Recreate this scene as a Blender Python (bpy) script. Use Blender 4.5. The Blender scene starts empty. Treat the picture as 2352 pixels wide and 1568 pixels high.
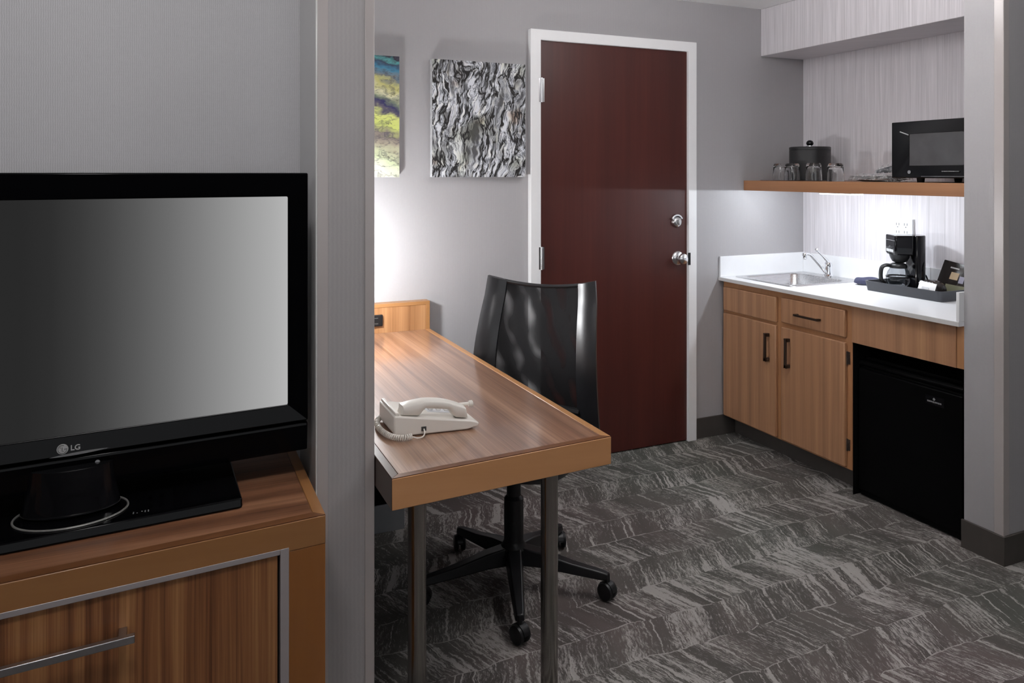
import bpy, bmesh, math, random
from mathutils import Vector
PI = math.pi
random.seed(7)
SC = bpy.context.scene
COL = SC.collection

# ------------------------------------------------------------------ materials
def srgb(r, g, b):
    f = lambda c: (c/255/12.92) if c/255 <= .04045 else ((c/255+.055)/1.055)**2.4
    return (f(r), f(g), f(b), 1.0)

class NT:
    def __init__(self, name):
        self.m = bpy.data.materials.new(name); self.m.use_nodes = True
        self.t = self.m.node_tree; self.t.nodes.clear()
        self.out = self.t.nodes.new('ShaderNodeOutputMaterial')
    def n(self, kind, **kw):
        nd = self.t.nodes.new(kind)
        for k, v in kw.items():
            if k.startswith('i_'):
                nd.inputs[k[2:].replace('_', ' ')].default_value = v
            else:
                setattr(nd, k, v)
        return nd
    def l(self, a, b): self.t.links.new(a, b)
    def math(self, op, a, b=None, c=None, clamp=False):
        nd = self.t.nodes.new('ShaderNodeMath'); nd.operation = op; nd.use_clamp = clamp
        for i, s in enumerate((a, b, c)):
            if s is None: continue
            if isinstance(s, (int, float)): nd.inputs[i].default_value = s
            else: self.l(s, nd.inputs[i])
        return nd.outputs[0]
    def mix(self, fac, a, b, mode='MIX'):
        nd = self.t.nodes.new('ShaderNodeMix'); nd.data_type = 'RGBA'; nd.blend_type = mode
        for s, key in ((fac, 0), (a, 6), (b, 7)):
            if isinstance(s, (int, float)): nd.inputs[key].default_value = s
            elif isinstance(s, tuple): nd.inputs[key].default_value = s
            else: self.l(s, nd.inputs[key])
        return nd.outputs[2]
    def ramp(self, fac, stops, interp='LINEAR'):
        nd = self.t.nodes.new('ShaderNodeValToRGB'); cr = nd.color_ramp; cr.interpolation = interp
        while len(cr.elements) > 1: cr.elements.remove(cr.elements[-1])
        cr.elements[0].position = stops[0][0]; cr.elements[0].color = stops[0][1]
        for p, c in stops[1:]:
            e = cr.elements.new(p); e.color = c
        self.l(fac, nd.inputs[0]); return nd.outputs[0]
    def coords(self, kind='Object'):
        tc = self.t.nodes.new('ShaderNodeTexCoord'); return tc.outputs[kind]
    def pos(self):
        return self.t.nodes.new('ShaderNodeNewGeometry').outputs['Position']
    def sep(self, v):
        nd = self.t.nodes.new('ShaderNodeSeparateXYZ'); self.l(v, nd.inputs[0]); return nd.outputs
    def comb(self, x, y, z):
        nd = self.t.nodes.new('ShaderNodeCombineXYZ')
        for i, s in enumerate((x, y, z)):
            if isinstance(s, (int, float)): nd.inputs[i].default_value = s
            else: self.l(s, nd.inputs[i])
        return nd.outputs[0]
    def mapping(self, v, scale):
        nd = self.t.nodes.new('ShaderNodeMapping'); nd.inputs['Scale'].default_value = scale
        self.l(v, nd.inputs[0]); return nd.outputs[0]
    def noise(self, v, scale=1.0, detail=2.0, rough=.5, dist=0.0, out='Fac'):
        nd = self.t.nodes.new('ShaderNodeTexNoise')
        nd.inputs['Scale'].default_value = scale; nd.inputs['Detail'].default_value = detail
        nd.inputs['Roughness'].default_value = rough; nd.inputs['Distortion'].default_value = dist
        self.l(v, nd.inputs['Vector']); return nd.outputs[out]
    def bsdf(self, color, rough=.5, metal=0.0, spec=.5, bump=None, bump_strength=.2, bump_dist=.002, coat=0.0, **kw):
        b = self.t.nodes.new('ShaderNodeBsdfPrincipled')
        if isinstance(color, tuple): b.inputs['Base Color'].default_value = color
        else: self.l(color, b.inputs['Base Color'])
        if isinstance(rough, (int, float)): b.inputs['Roughness'].default_value = rough
        else: self.l(rough, b.inputs['Roughness'])
        b.inputs['Metallic'].default_value = metal
        b.inputs['Specular IOR Level'].default_value = spec
        b.inputs['Coat Weight'].default_value = coat
        b.inputs['Coat Roughness'].default_value = .15
        for k, v in kw.items(): b.inputs[k.replace('_', ' ')].default_value = v
        if bump is not None:
            bn = self.t.nodes.new('ShaderNodeBump'); bn.inputs['Strength'].default_value = bump_strength
            bn.inputs['Distance'].default_value = bump_dist
            self.l(bump, bn.inputs['Height']); self.l(bn.outputs[0], b.inputs['Normal'])
        return b
    def finish(self, shader):
        self.l(shader.outputs[0] if hasattr(shader, 'outputs') else shader, self.out.inputs[0]); return self.m

def plain(name, col, rough=.5, metal=0.0, spec=.5, coat=0.0, var=.06, scale=25, **kw):
    t = NT(name)
    nz = t.noise(t.coords(), scale, 3)
    hi = tuple(min(1, c*(1+var)) for c in col[:3])+(1,)
    lo = tuple(c*(1-var) for c in col[:3])+(1,)
    c = t.mix(nz, lo, hi)
    return t.finish(t.bsdf(c, rough, metal, spec, coat=coat, **kw))

def ribbed_paper(name, col, rib, depth=.05):
    """wall vinyl with fine upright ribs"""
    t = NT(name); p = t.pos(); x, y, z = t.sep(p)
    h = t.math('ADD', x, t.math('MULTIPLY', y, 1.0))
    jit = t.noise(t.comb(h, 0.0, t.math('MULTIPLY', z, 3.0)), 40, 2)
    w = t.math('SINE', t.math('ADD', t.math('MULTIPLY', h, 2*PI/rib), t.math('MULTIPLY', jit, 5.0)))
    w01 = t.math('MULTIPLY_ADD', w, .5, .5)
    fleck = t.noise(t.mapping(p, (500, 500, 60)), 1.0, 2)
    weave = t.noise(t.mapping(p, (60, 60, 500)), 1.0, 2)
    f = t.math('ADD', t.math('MULTIPLY', w01, .5), t.math('ADD', t.math('MULTIPLY', fleck, .35), t.math('MULTIPLY', weave, .25)))
    lo = tuple(c*(1-depth*1.6) for c in col[:3])+(1,); hi = tuple(c*(1+depth*1.6) for c in col[:3])+(1,)
    c = t.mix(f, lo, hi)
    return t.finish(t.bsdf(c, .55, spec=.35, bump=f, bump_strength=.25, bump_dist=.001))

def streak_paper(name, col):
    t = NT(name); p = t.pos(); x, y, z = t.sep(p)
    h = t.math('ADD', y, x)
    a = t.noise(t.comb(t.math('MULTIPLY', h, 190.0), 0.0, t.math('MULTIPLY', z, 3.0)), 1.0, 3, .6)
    b = t.noise(t.comb(t.math('MULTIPLY', h, 60.0), 4.0, t.math('MULTIPLY', z, 1.2)), 1.0, 2)
    f = t.math('ADD', t.math('MULTIPLY', a, .65), t.math('MULTIPLY', b, .35))
    f = t.math('MULTIPLY_ADD', t.math('SUBTRACT', f, .5), 2.0, .5, clamp=True)
    c = t.mix(f, tuple(k*.64 for k in col[:3])+(1,), tuple(min(1, k*1.14) for k in col[:3])+(1,))
    return t.finish(t.bsdf(c, .5, spec=.35, bump=f, bump_strength=.1, bump_dist=.001))

def wood(name, dark, mid, light, axis='z', band=.045, rough=.35, fine=1.0, spec=.45, contrast=1.0, coat=0.0):
    """reconstituted veneer: straight grain along one axis with tinted strips across it"""
    t = NT(name); p = t.pos(); x, y, z = t.sep(p)
    if axis == 'z': across = t.math('ADD', t.math('MULTIPLY', x, .9), y); along = z
    elif axis == 'y': across = t.math('ADD', x, t.math('MULTIPLY', z, .7)); along = y
    else: across = t.math('ADD', y, t.math('MULTIPLY', z, .7)); along = x
    wob = t.noise(t.comb(t.math('MULTIPLY', across, 8.0), 0.0, t.math('MULTIPLY', along, 1.2)), 1.0, 2)
    a2 = t.math('ADD', across, t.math('MULTIPLY', t.math('SUBTRACT', wob, .5), .012))
    strip = t.noise(t.comb(t.math('MULTIPLY', a2, 1.0/band), 3.0, t.math('MULTIPLY', along, .25)), 1.0, 1.5)
    g1 = t.noise(t.comb(t.math('MULTIPLY', a2, 170.0*fine), 7.0, t.math('MULTIPLY', along, 1.6)), 1.0, 3, .6)
    g2 = t.noise(t.comb(t.math('MULTIPLY', a2, 600.0*fine), 9.0, t.math('MULTIPLY', along, 6.0)), 1.0, 2)
    f = t.math('ADD', t.math('MULTIPLY', strip, .55), t.math('ADD', t.math('MULTIPLY', g1, .33), t.math('MULTIPLY', g2, .12)))
    f = t.math('MULTIPLY_ADD', t.math('SUBTRACT', f, .5), 2.4*contrast, .5, clamp=True)
    c = t.ramp(f, [(0, dark), (.5, mid), (1, light)])
    return t.finish(t.bsdf(c, rough, spec=spec, bump=g1, bump_strength=.04, bump_dist=.001, coat=coat))

def carpet_mat():
    t = NT('carpet_chevron'); p = t.pos(); x, y, z = t.sep(p)
    B = .1625
    wob = t.noise(p, 3.5, 2)
    wob2 = t.noise(p, 14, 1)
    yw = t.math('ADD', y, t.math('ADD', t.math('MULTIPLY', t.math('SUBTRACT', wob, .5), .05), t.math('MULTIPLY', t.math('SUBTRACT', wob2, .5), .022)))
    ys = t.math('SUBTRACT', yw, 2.18)
    tri = t.math('MULTIPLY', t.math('PINGPONG', ys, B), .364)
    w = t.math('SUBTRACT', x, tri)
    w = t.math('ADD', w, t.math('MULTIPLY', t.math('SUBTRACT', t.noise(p, 22, 2), .5), .022))
    band = t.math('FLOOR', t.math('DIVIDE', ys, B))
    fr = t.math('FRACT', t.math('DIVIDE', ys, B))
    bo = t.math('MULTIPLY', band, 7.31)
    fib = t.noise(p, 420, 2, .7)
    fib2 = t.noise(t.mapping(p, (190, 70, 100)), 1.0, 3, .75)
    fj = t.math('ADD', t.math('MULTIPLY', t.math('SUBTRACT', fib, .5), .45), t.math('MULTIPLY', t.math('SUBTRACT', fib2, .5), 1.0))
    def thr(v, lo, hi, jit=1.0):
        v = t.math('ADD', v, t.math('MULTIPLY', fj, jit))
        mr = t.n('ShaderNodeMapRange'); mr.clamp = True; mr.interpolation_type = 'SMOOTHSTEP'
        mr.inputs[1].default_value = lo; mr.inputs[2].default_value = hi
        t.l(v, mr.inputs[0]); return mr.outputs[0]
    strk = t.noise(t.comb(t.math('MULTIPLY', w, 170.0), bo, t.math('MULTIPLY', y, 34.0)), 1.0, 3, .7)
    sj = t.math('MULTIPLY', t.math('SUBTRACT', strk, .5), 1.3)
    wide = t.noise(t.comb(t.math('MULTIPLY', w, 12.0), bo, t.math('MULTIPLY', y, 3.5)), 1.0, 2)
    mid = t.noise(t.comb(t.math('MULTIPLY', w, 40.0), t.math('ADD', bo, 31.0), t.math('MULTIPLY', y, 2.6)), 1.0, 1.5)
    thin = t.noise(t.comb(t.math('MULTIPLY', w, 85.0), t.math('ADD', bo, 57.0), t.math('MULTIPLY', y, 3.0)), 1.0, 1)
    region = t.noise(p, 2.6, 2)
    rg = t.math('MULTIPLY', t.math('SUBTRACT', region, .5), .5)
    a = t.math('MULTIPLY', thr(t.math('ADD', t.math('ADD', wide, rg), sj), .46, .86, .5), .85)
    b = t.math('MULTIPLY', thr(t.math('ADD', t.math('ADD', mid, rg), t.math('MULTIPLY', sj, .3)), .575, .68, .35), .85)
    c = t.math('MULTIPLY', thr(thin, .65, .71, .30), .95)
    ed = t.math('MINIMUM', fr, t.math('SUBTRACT', 1.0, fr))
    edn = t.noise(t.comb(t.math('MULTIPLY', x, 9.0), t.math('MULTIPLY', band, 3.7), 0.0), 1.0, 1)
    e = t.math('MULTIPLY', t.math('LESS_THAN', t.math('ADD', ed, t.math('MULTIPLY', fj, .03)), .017), t.math('MULTIPLY', t.math('GREATER_THAN', edn, .53), .7))
    light = t.math('MAXIMUM', t.math('MAXIMUM', a, b), t.math('MAXIMUM', c, e))
    tone = t.noise(t.comb(t.math('MULTIPLY', w, 9.0), t.math('ADD', bo, 90.0), t.math('MULTIPLY', y, .6)), 1.0, 1)
    reg2 = t.noise(p, 1.1, 1)
    dk = t.mix(t.math('MULTIPLY_ADD', t.math('SUBTRACT', reg2, .5), 3.0, .5, clamp=True), (.108, .112, .099, 1), (.136, .107, .104, 1))
    dk = t.mix(t.math('MULTIPLY_ADD', t.math('SUBTRACT', tone, .5), 2.4, .5, clamp=True), t.mix(.55, dk, (.05, .048, .045, 1)), dk)
    lt = t.mix(reg2, (.41, .405, .38, 1), (.45, .40, .39, 1))
    col = t.mix(light, dk, lt)
    col = t.mix(t.math('MULTIPLY_ADD', t.math('SUBTRACT', fib, .5), 1.6, .5, clamp=True), t.mix(.35, col, (.02, .02, .02, 1)), col)
    return t.finish(t.bsdf(col, .95, spec=.1, bump=t.math('ADD', fib, t.math('MULTIPLY', light, .4)), bump_strength=.5, bump_dist=.004))

def bark_mat():
    t = NT('bark_print'); o = t.coords(); x, y, z = t.sep(o)
    n = t.noise(o, 6, 3, .6, out='Color'); nx, ny, nz = t.sep(n)
    big = t.noise(o, 3.0, 1)
    lean = t.math('MULTIPLY', t.math('SUBTRACT', big, .5), .8)
    wx = t.math('ADD', t.math('ADD', x, t.math('MULTIPLY', t.math('SUBTRACT', nx, .5), .11)), t.math('MULTIPLY', z, t.math('ADD', lean, -.12)))
    wz = t.math('ADD', z, t.math('MULTIPLY', t.math('SUBTRACT', ny, .5), .16))
    def layer(a, b, off, det):
        return t.noise(t.comb(t.math('MULTIPLY', wx, a), off, t.math('MULTIPLY', wz, b)), 1.0, det, .62)
    def crack(v, width):
        return t.math('SUBTRACT', 1.0, t.math('DIVIDE', t.math('ABSOLUTE', t.math('SUBTRACT', v, .5)), width, clamp=True), clamp=True)
    l1 = layer(17, 4.6, 0.0, 4); l2 = layer(38, 12, 5.0, 4); l3 = layer(110, 48, 9.0, 4)
    shade = t.noise(o, 5.0, 2)
    dark = t.math('MULTIPLY_ADD', t.math('SUBTRACT', t.math('ADD', t.math('MULTIPLY', l1, .6), t.math('MULTIPLY', shade, .4)),   .515), 12.0, 0.0, clamp=True)
    c1 = t.math('MULTIPLY', crack(l1, .06), 1.3)
    c2 = t.math('MULTIPLY', crack(l2, .040), .9)
    k = t.math('MAXIMUM', t.math('MAXIMUM', c1, c2), t.math('MULTIPLY', dark, .9))
    base = t.ramp(l2, [(.2, srgb(176, 166, 152)), (.38, srgb(226, 228, 232)), (.5, srgb(212, 216, 226)), (.62, srgb(240, 240, 238)), (.8, srgb(214, 202, 178))])
    moss = t.noise(o, 4.2, 2)
    base = t.mix(t.math('MULTIPLY_ADD', t.math('SUBTRACT', moss, .54), 6, 0.0, clamp=True), base, srgb(164, 168, 138))
    base = t.mix(t.math('MULTIPLY_ADD', t.math('SUBTRACT', t.noise(o, 8, 2), .62), 6, 0.0, clamp=True), base, srgb(176, 144, 122))
    base = t.mix(t.math('MULTIPLY_ADD', t.math('SUBTRACT', l3, .60), 6.0, 0.0, clamp=True), base, srgb(84, 80, 78))
    c = t.mix(k, base, srgb(38, 36, 36))
    return t.finish(t.bsdf(c, .6, spec=.2))

def abstract_mat():
    t = NT('abstract_print'); o = t.coords(); x, y, z = t.sep(o)
    n = t.noise(t.mapping(o, (5, 5, 9)), 1.0, 4, .65)
    n2 = t.noise(t.mapping(o, (40, 40, 70)), 1.0, 4, .7)
    s = t.math('ADD', t.math('ADD', z, t.math('MULTIPLY', x, .35)), t.math('MULTIPLY', t.math('SUBTRACT', n, .5), .22))
    s = t.math('SUBTRACT', s, .07)
    f = t.math('MULTIPLY_ADD', s, 1.0/.54, .5, clamp=True)
    c = t.ramp(f, [(0, srgb(225, 226, 208)), (.12, srgb(206, 216, 176)), (.25, srgb(168, 160, 140)), (.34, srgb(126, 116, 112)), (.42, srgb(204, 214, 120)),
                   (.50, srgb(212, 218, 130)), (.545, srgb(96, 90, 104)), (.58, srgb(48, 46, 92)), (.62, srgb(120, 130, 112)), (.68, srgb(216, 214, 178)),
                   (.75, srgb(190, 186, 120)), (.80, srgb(120, 126, 130)), (.86, srgb(70, 130, 160)), (.92, srgb(54, 62, 86)), (.96, srgb(90, 160, 160)), (1, srgb(48, 42, 56))])
    rid = t.noise(t.comb(t.math('MULTIPLY', x, 6.0), 0.0, t.math('ADD', t.math('MULTIPLY', z, 20.0), t.math('MULTIPLY', n, 3.0))), 1.0, 4, .6)
    ck_ = t.math('SUBTRACT', 1.0, t.math('DIVIDE', t.math('ABSOLUTE', t.math('SUBTRACT', rid, .5)), .03, clamp=True), clamp=True)
    c = t.mix(t.math('MULTIPLY', ck_, .6), c, srgb(70, 70, 84))
    c = t.mix(t.math('MULTIPLY_ADD', t.math('SUBTRACT', n2, .56), 5.0, 0.0, clamp=True), c, srgb(66, 62, 60))
    return t.finish(t.bsdf(c, .55, spec=.25))

def screen_mat():
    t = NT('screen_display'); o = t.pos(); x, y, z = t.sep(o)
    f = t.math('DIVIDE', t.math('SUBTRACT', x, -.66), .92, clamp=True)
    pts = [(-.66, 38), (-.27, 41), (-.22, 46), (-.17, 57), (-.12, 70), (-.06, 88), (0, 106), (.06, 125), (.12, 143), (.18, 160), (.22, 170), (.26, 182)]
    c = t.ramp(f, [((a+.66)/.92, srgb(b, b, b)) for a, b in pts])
    e = t.n('ShaderNodeEmission'); t.l(c, e.inputs[0]); e.inputs[1].default_value = 1.0
    return t.finish(e)

def mesh_mat():
    """sheer double-layer mesh: open weave with diagonal interference bands"""
    t = NT('chair_mesh'); o = t.coords(); x, y, z = t.sep(o)
    w = t.math('ADD', t.math('MULTIPLY', t.math('SUBTRACT', x, y), 15.0), t.math('MULTIPLY', z, 9.0))
    n = t.noise(o, 6, 2)
    s = t.math('SINE', t.math('ADD', t.math('MULTIPLY', w, PI*1.15), t.math('MULTIPLY', n, 7.0)))
    s = t.math('POWER', t.math('MULTIPLY_ADD', s, .5, .5), 2.6)
    f = t.math('MULTIPLY_ADD', t.math('MULTIPLY', s, t.math('MULTIPLY_ADD', t.math('SUBTRACT', t.noise(o, 11, 1), .5), 2.5, .5, clamp=True)), .36, .012)
    tr = t.n('ShaderNodeBsdfTransparent')
    d = t.bsdf((.008, .008, .009, 1), .7, spec=.2)
    m = t.n('ShaderNodeMixShader'); t.l(f, m.inputs[0]); t.l(d.outputs[0], m.inputs[1]); t.l(tr.outputs[0], m.inputs[2])
    return t.finish(m)

def glass_mat(name, tint=(1, 1, 1, 1), alpha=.82):
    """thin clear glass: mostly see-through, bright glints at grazing angles"""
    t = NT(name)
    tr = t.n('ShaderNodeBsdfTransparent'); tr.inputs[0].default_value = tint
    g = t.n('ShaderNodeBsdfGlossy'); g.inputs['Roughness'].default_value = .04
    lw = t.n('ShaderNodeLayerWeight'); lw.inputs[0].default_value = .35
    f = t.math('MULTIPLY_ADD', lw.outputs['Facing'], .75, .06, clamp=True)
    m = t.n('ShaderNodeMixShader'); t.l(f, m.inputs[0]); t.l(tr.outputs[0], m.inputs[1]); t.l(g.outputs[0], m.inputs[2])
    return t.finish(m)

def real_glass(name, tint=(1, 1, 1, 1)):
    t = NT(name)
    g = t.n('ShaderNodeBsdfGlass'); g.inputs['Color'].default_value = tint; g.inputs['Roughness'].default_value = .01; g.inputs['IOR'].default_value = 1.45
    return t.finish(g)

def wrap_mat():
    t = NT('crinkled_wrap'); o = t.coords()
    n = t.noise(o, 60, 3, .6)
    b = t.bsdf((.8, .8, .82, 1), .15, bump=n, bump_strength=.9, bump_dist=.01, spec=.8)
    tr = t.n('ShaderNodeBsdfTransparent')
    m = t.n('ShaderNodeMixShader'); t.l(t.math('MULTIPLY_ADD', t.math('SUBTRACT', n, .5), 1.6, .22, clamp=True), m.inputs[0]); t.l(tr.outputs[0], m.inputs[1]); t.l(b.outputs[0], m.inputs[2])
    return t.finish(m)

def brushed(name, col, rough, axis):
    t = NT(name); p = t.pos()
    sc = {'x': (3, 400, 400), 'y': (400, 3, 400), 'z': (400, 400, 3)}[axis]
    n = t.noise(t.mapping(p, sc), 1.0, 2)
    r = t.math('MULTIPLY_ADD', n, .18, rough-.09)
    return t.finish(t.bsdf(col, r, metal=1.0, bump=n, bump_strength=.03, bump_dist=.001))

def emis(name, col, s):
    t = NT(name); e = t.n('ShaderNodeEmission'); e.inputs[0].default_value = col; e.inputs[1].default_value = s
    return t.finish(e)

M = {}
M['wall'] = ribbed_paper('grey_wall_vinyl', (.385, .375, .385, 1), .0052, .07)
M['wall_tv'] = ribbed_paper('ribbed_wall_vinyl', (.54, .535, .55, 1), .0050, .12)
M['wall_end'] = ribbed_paper('coarse_ribbed_vinyl', (.37, .355, .355, 1), .0105, .03)
M['streak'] = streak_paper('streaked_wallpaper', (.82, .79, .825, 1))
M['wall_plain'] = plain('painted_wall', (.22, .215, .215, 1), .7)
M['ceiling'] = plain('ceiling_paint', (.92, .92, .92, 1), .8, var=.03, scale=90)
M['guard'] = plain('corner_guard_vinyl', (.43, .395, .385, 1), .28, var=.02)
M['guard_gloss'] = plain('glossy_corner_guard', (.70, .70, .69, 1), .22, var=.02, spec=.7)
M['base'] = plain('dark_vinyl_baseboard', (.052, .045, .040, 1), .6, var=.15)
M['grey_base'] = plain('grey_vinyl_baseboard', (.20, .205, .22, 1), .5)
M['carpet'] = carpet_mat()
M['door'] = wood('mahogany_veneer', srgb(52, 22, 18), srgb(70, 31, 26), srgb(86, 41, 34), 'z', .09, .42, .35, .4, .55, coat=.0)
M['white_paint'] = plain('white_trim_paint', (.92, .92, .93, 1), .4, var=.02)
D, MI, L = srgb(112, 80, 62), srgb(148, 111, 88), srgb(176, 139, 114)
M['desk_top'] = wood('desk_veneer', D, MI, L, 'y', .040, .30, .8, .5, 1.7, coat=1.0)
M['desk_panel'] = wood('desk_panel_veneer', srgb(124, 86, 54), srgb(160, 116, 78), srgb(184, 142, 100), 'z', .05, .35, .8)
M['edge'] = wood('stained_edge_wood', srgb(128, 86, 48), srgb(144, 100, 60), srgb(158, 114, 72), 'x', .2, .3, .25, .5, .5, coat=.1)
M['edge_y'] = wood('stained_edge_wood_side', srgb(128, 86, 48), srgb(144, 100, 60), srgb(158, 114, 72), 'y', .2, .3, .25, .5, .5, coat=.1)
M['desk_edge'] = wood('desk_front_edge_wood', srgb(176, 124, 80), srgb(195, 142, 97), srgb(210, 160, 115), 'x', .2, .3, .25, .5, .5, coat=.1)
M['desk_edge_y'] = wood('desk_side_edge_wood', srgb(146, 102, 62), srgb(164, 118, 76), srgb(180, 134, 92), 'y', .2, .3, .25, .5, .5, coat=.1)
M['desk_edge_shaded'] = wood('shaded_side_edge_wood', srgb(52, 34, 26), srgb(62, 42, 32), srgb(74, 50, 38), 'y', .2, .3, .25, .5, .5)  # edge wood darkened in color to shade the desk's unlit left side
M['border'] = wood('dark_border_wood', srgb(84, 50, 28), srgb(98, 62, 36), srgb(112, 74, 46), 'x', .2, .35, .25, .4, .5)
M['panel_frame'] = wood('panel_frame_wood', srgb(140, 98, 58), srgb(158, 114, 72), srgb(176, 132, 90), 'x', .2, .35, .25, .5, .5)
M['edge_z'] = wood('stained_post_wood', srgb(122, 74, 32), srgb(136, 86, 42), srgb(150, 98, 52), 'z', .3, .3, .2, .5, .5)
M['cred_top'] = wood('credenza_veneer', srgb(84, 54, 38), srgb(118, 80, 57), srgb(144, 104, 78), 'x', .05, .34, .8, .4, 1.6, coat=.1)
M['drawer'] = wood('zebra_veneer', srgb(86, 48, 28), srgb(136, 90, 56), srgb(172, 124, 80), 'z', .028, .32, 1.1, .45, 1.7)
M['cab'] = wood('cabinet_veneer', srgb(126, 90, 66), srgb(160, 118, 88), srgb(186, 144, 106), 'z', .04, .4, .5, .45, .9)
M['cab_frame'] = wood('cabinet_frame_wood', srgb(142, 98, 64), srgb(162, 116, 80), srgb(180, 134, 96), 'z', .2, .4, .5, .45, .6)
M['shelf'] = wood('shelf_wood', srgb(132, 88, 60), srgb(152, 106, 74), srgb(170, 124, 88), 'y', .05, .4, .4, .4, .7)
M['pull'] = plain('bronze_pull', (.06, .04, .03, 1), .4, metal=.6)
M['white_lam'] = plain('white_laminate', (.86, .87, .89, 1), .3, var=.02)
M['white_edge'] = plain('white_laminate_edge', (.66, .65, .64, 1), .4, var=.02)
M['steel'] = brushed('brushed_steel', (.62, .62, .63, 1), .28, 'x')
M['leg_steel'] = plain('satin_leg_steel', (.34, .32, .30, 1), .2, metal=1.0, var=.03)
M['alu'] = plain('grey_aluminium_trim', (.42, .38, .38, 1), .4, metal=.35, var=.02)
M['hinge'] = plain('aged_bronze_hinge', (.12, .09, .075, 1), .35, metal=.8)
M['handle_steel'] = plain('brushed_pull_steel', (.46, .45, .46, 1), .32, metal=1.0)
M['chrome'] = plain('chrome', (.85, .86, .88, 1), .07, metal=1.0, var=.01)
M['nickel'] = plain('satin_nickel', (.78, .78, .79, 1), .24, metal=1.0, var=.01)
M['gloss_black'] = plain('gloss_black_plastic', (.004, .004, .005, 1), .08, spec=.35, var=.02)
M['tv_black'] = plain('tv_piano_black', (.0015, .0015, .002, 1), .10, spec=.08, var=.02)
M['satin_black'] = plain('satin_black_plastic', (.009, .009, .010, 1), .38, spec=.35)
M['matte_black'] = plain('matte_black_plastic', (.010, .010, .011, 1), .6, spec=.25)
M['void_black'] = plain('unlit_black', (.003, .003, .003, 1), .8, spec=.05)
M['fridge'] = plain('fridge_black_enamel', (.0018, .0018, .002, 1), .35, spec=.07)
M['leather'] = plain('black_leatherette', (.012, .012, .014, 1), .34, spec=.6)
M['mesh'] = mesh_mat()
M['screen'] = screen_mat()
M['logo'] = plain('silver_lettering', (.50, .50, .50, 1), .35, var=.02)
M['logo_dim'] = plain('dim_silver_lettering', (.20, .20, .21, 1), .4, var=.02)
M['logo_dark'] = plain('logo_groove', (.10, .10, .10, 1), .5)
M['ring'] = plain('silver_ring', (.45, .44, .42, 1), .3, metal=.6)
M['phone'] = plain('ivory_plastic', (.82, .78, .72, 1), .35, var=.02)
M['phone_key'] = plain('grey_key_plastic', (.58, .58, .60, 1), .4, var=.02)
M['paper'] = plain('white_paper', (.82, .82, .82, 1), .6, var=.02)
M['tray'] = plain('slate_tray', (.035, .038, .046, 1), .4)
M['bucket'] = plain('black_leatherette_bucket', (.014, .014, .015, 1), .42, spec=.5)
M['glass'] = real_glass('clear_glass')
M['carafe_glass'] = real_glass('carafe_glass', (.86, .87, .88, 1))
M['acrylic'] = glass_mat('acrylic_sheet', (.9, .9, .92, 1))
M['wrap'] = wrap_mat()
M['plate'] = plain('white_plate', (.70, .70, .71, 1), .3, var=.03)
M['mw_glass'] = plain('microwave_window', (.07, .07, .074, 1), .22, spec=.6, var=.45, scale=9)
M['bag'] = plain('dark_foil_bag', (.022, .018, .017, 1), .22, spec=.6, var=.3)
M['tan'] = plain('tan_label', (.50, .38, .24, 1), .5)
M['olive'] = plain('olive_label', (.20, .20, .13, 1), .5)
M['mauve'] = plain('pale_emblem', (.34, .33, .42, 1), .4)
M['towel'] = plain('slate_blue_towel', (.055, .058, .105, 1), .95, var=.35, scale=200)
M['bark'] = bark_mat()
M['abstract'] = abstract_mat()
M['canvas_edge'] = plain('canvas_edge', (.55, .56, .58, 1), .7, var=.4, scale=60)
M['lamp'] = emis('under_shelf_glow', (1, 1, 1, 1), 6.0)
M['outlet'] = plain('white_outlet_plastic', (.80, .80, .80, 1), .4, var=.02)
M['cord_grey'] = plain('grey_cord', (.62, .63, .66, 1), .5)
M['slot'] = plain('dark_slot', (.05, .05, .05, 1), .6)

# ------------------------------------------------------------------ geometry helpers
ORG = {}
def thing(name, label, cat, loc=(0, 0, 0), group=None, rotz=0.0, local=False):
    o = bpy.data.objects.new(name, None); COL.objects.link(o)
    o.empty_display_size = .05; o.location = loc; o.rotation_euler = (0, 0, rotz)
    o['label'] = label; o['category'] = cat
    if group: o['group'] = group
    ORG[o.name] = Vector((0, 0, 0)) if (local or rotz) else Vector(loc)
    return o
def tag(o, label, cat, group=None):
    o['label'] = label; o['category'] = cat
    if group: o['group'] = group
    return o

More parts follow.
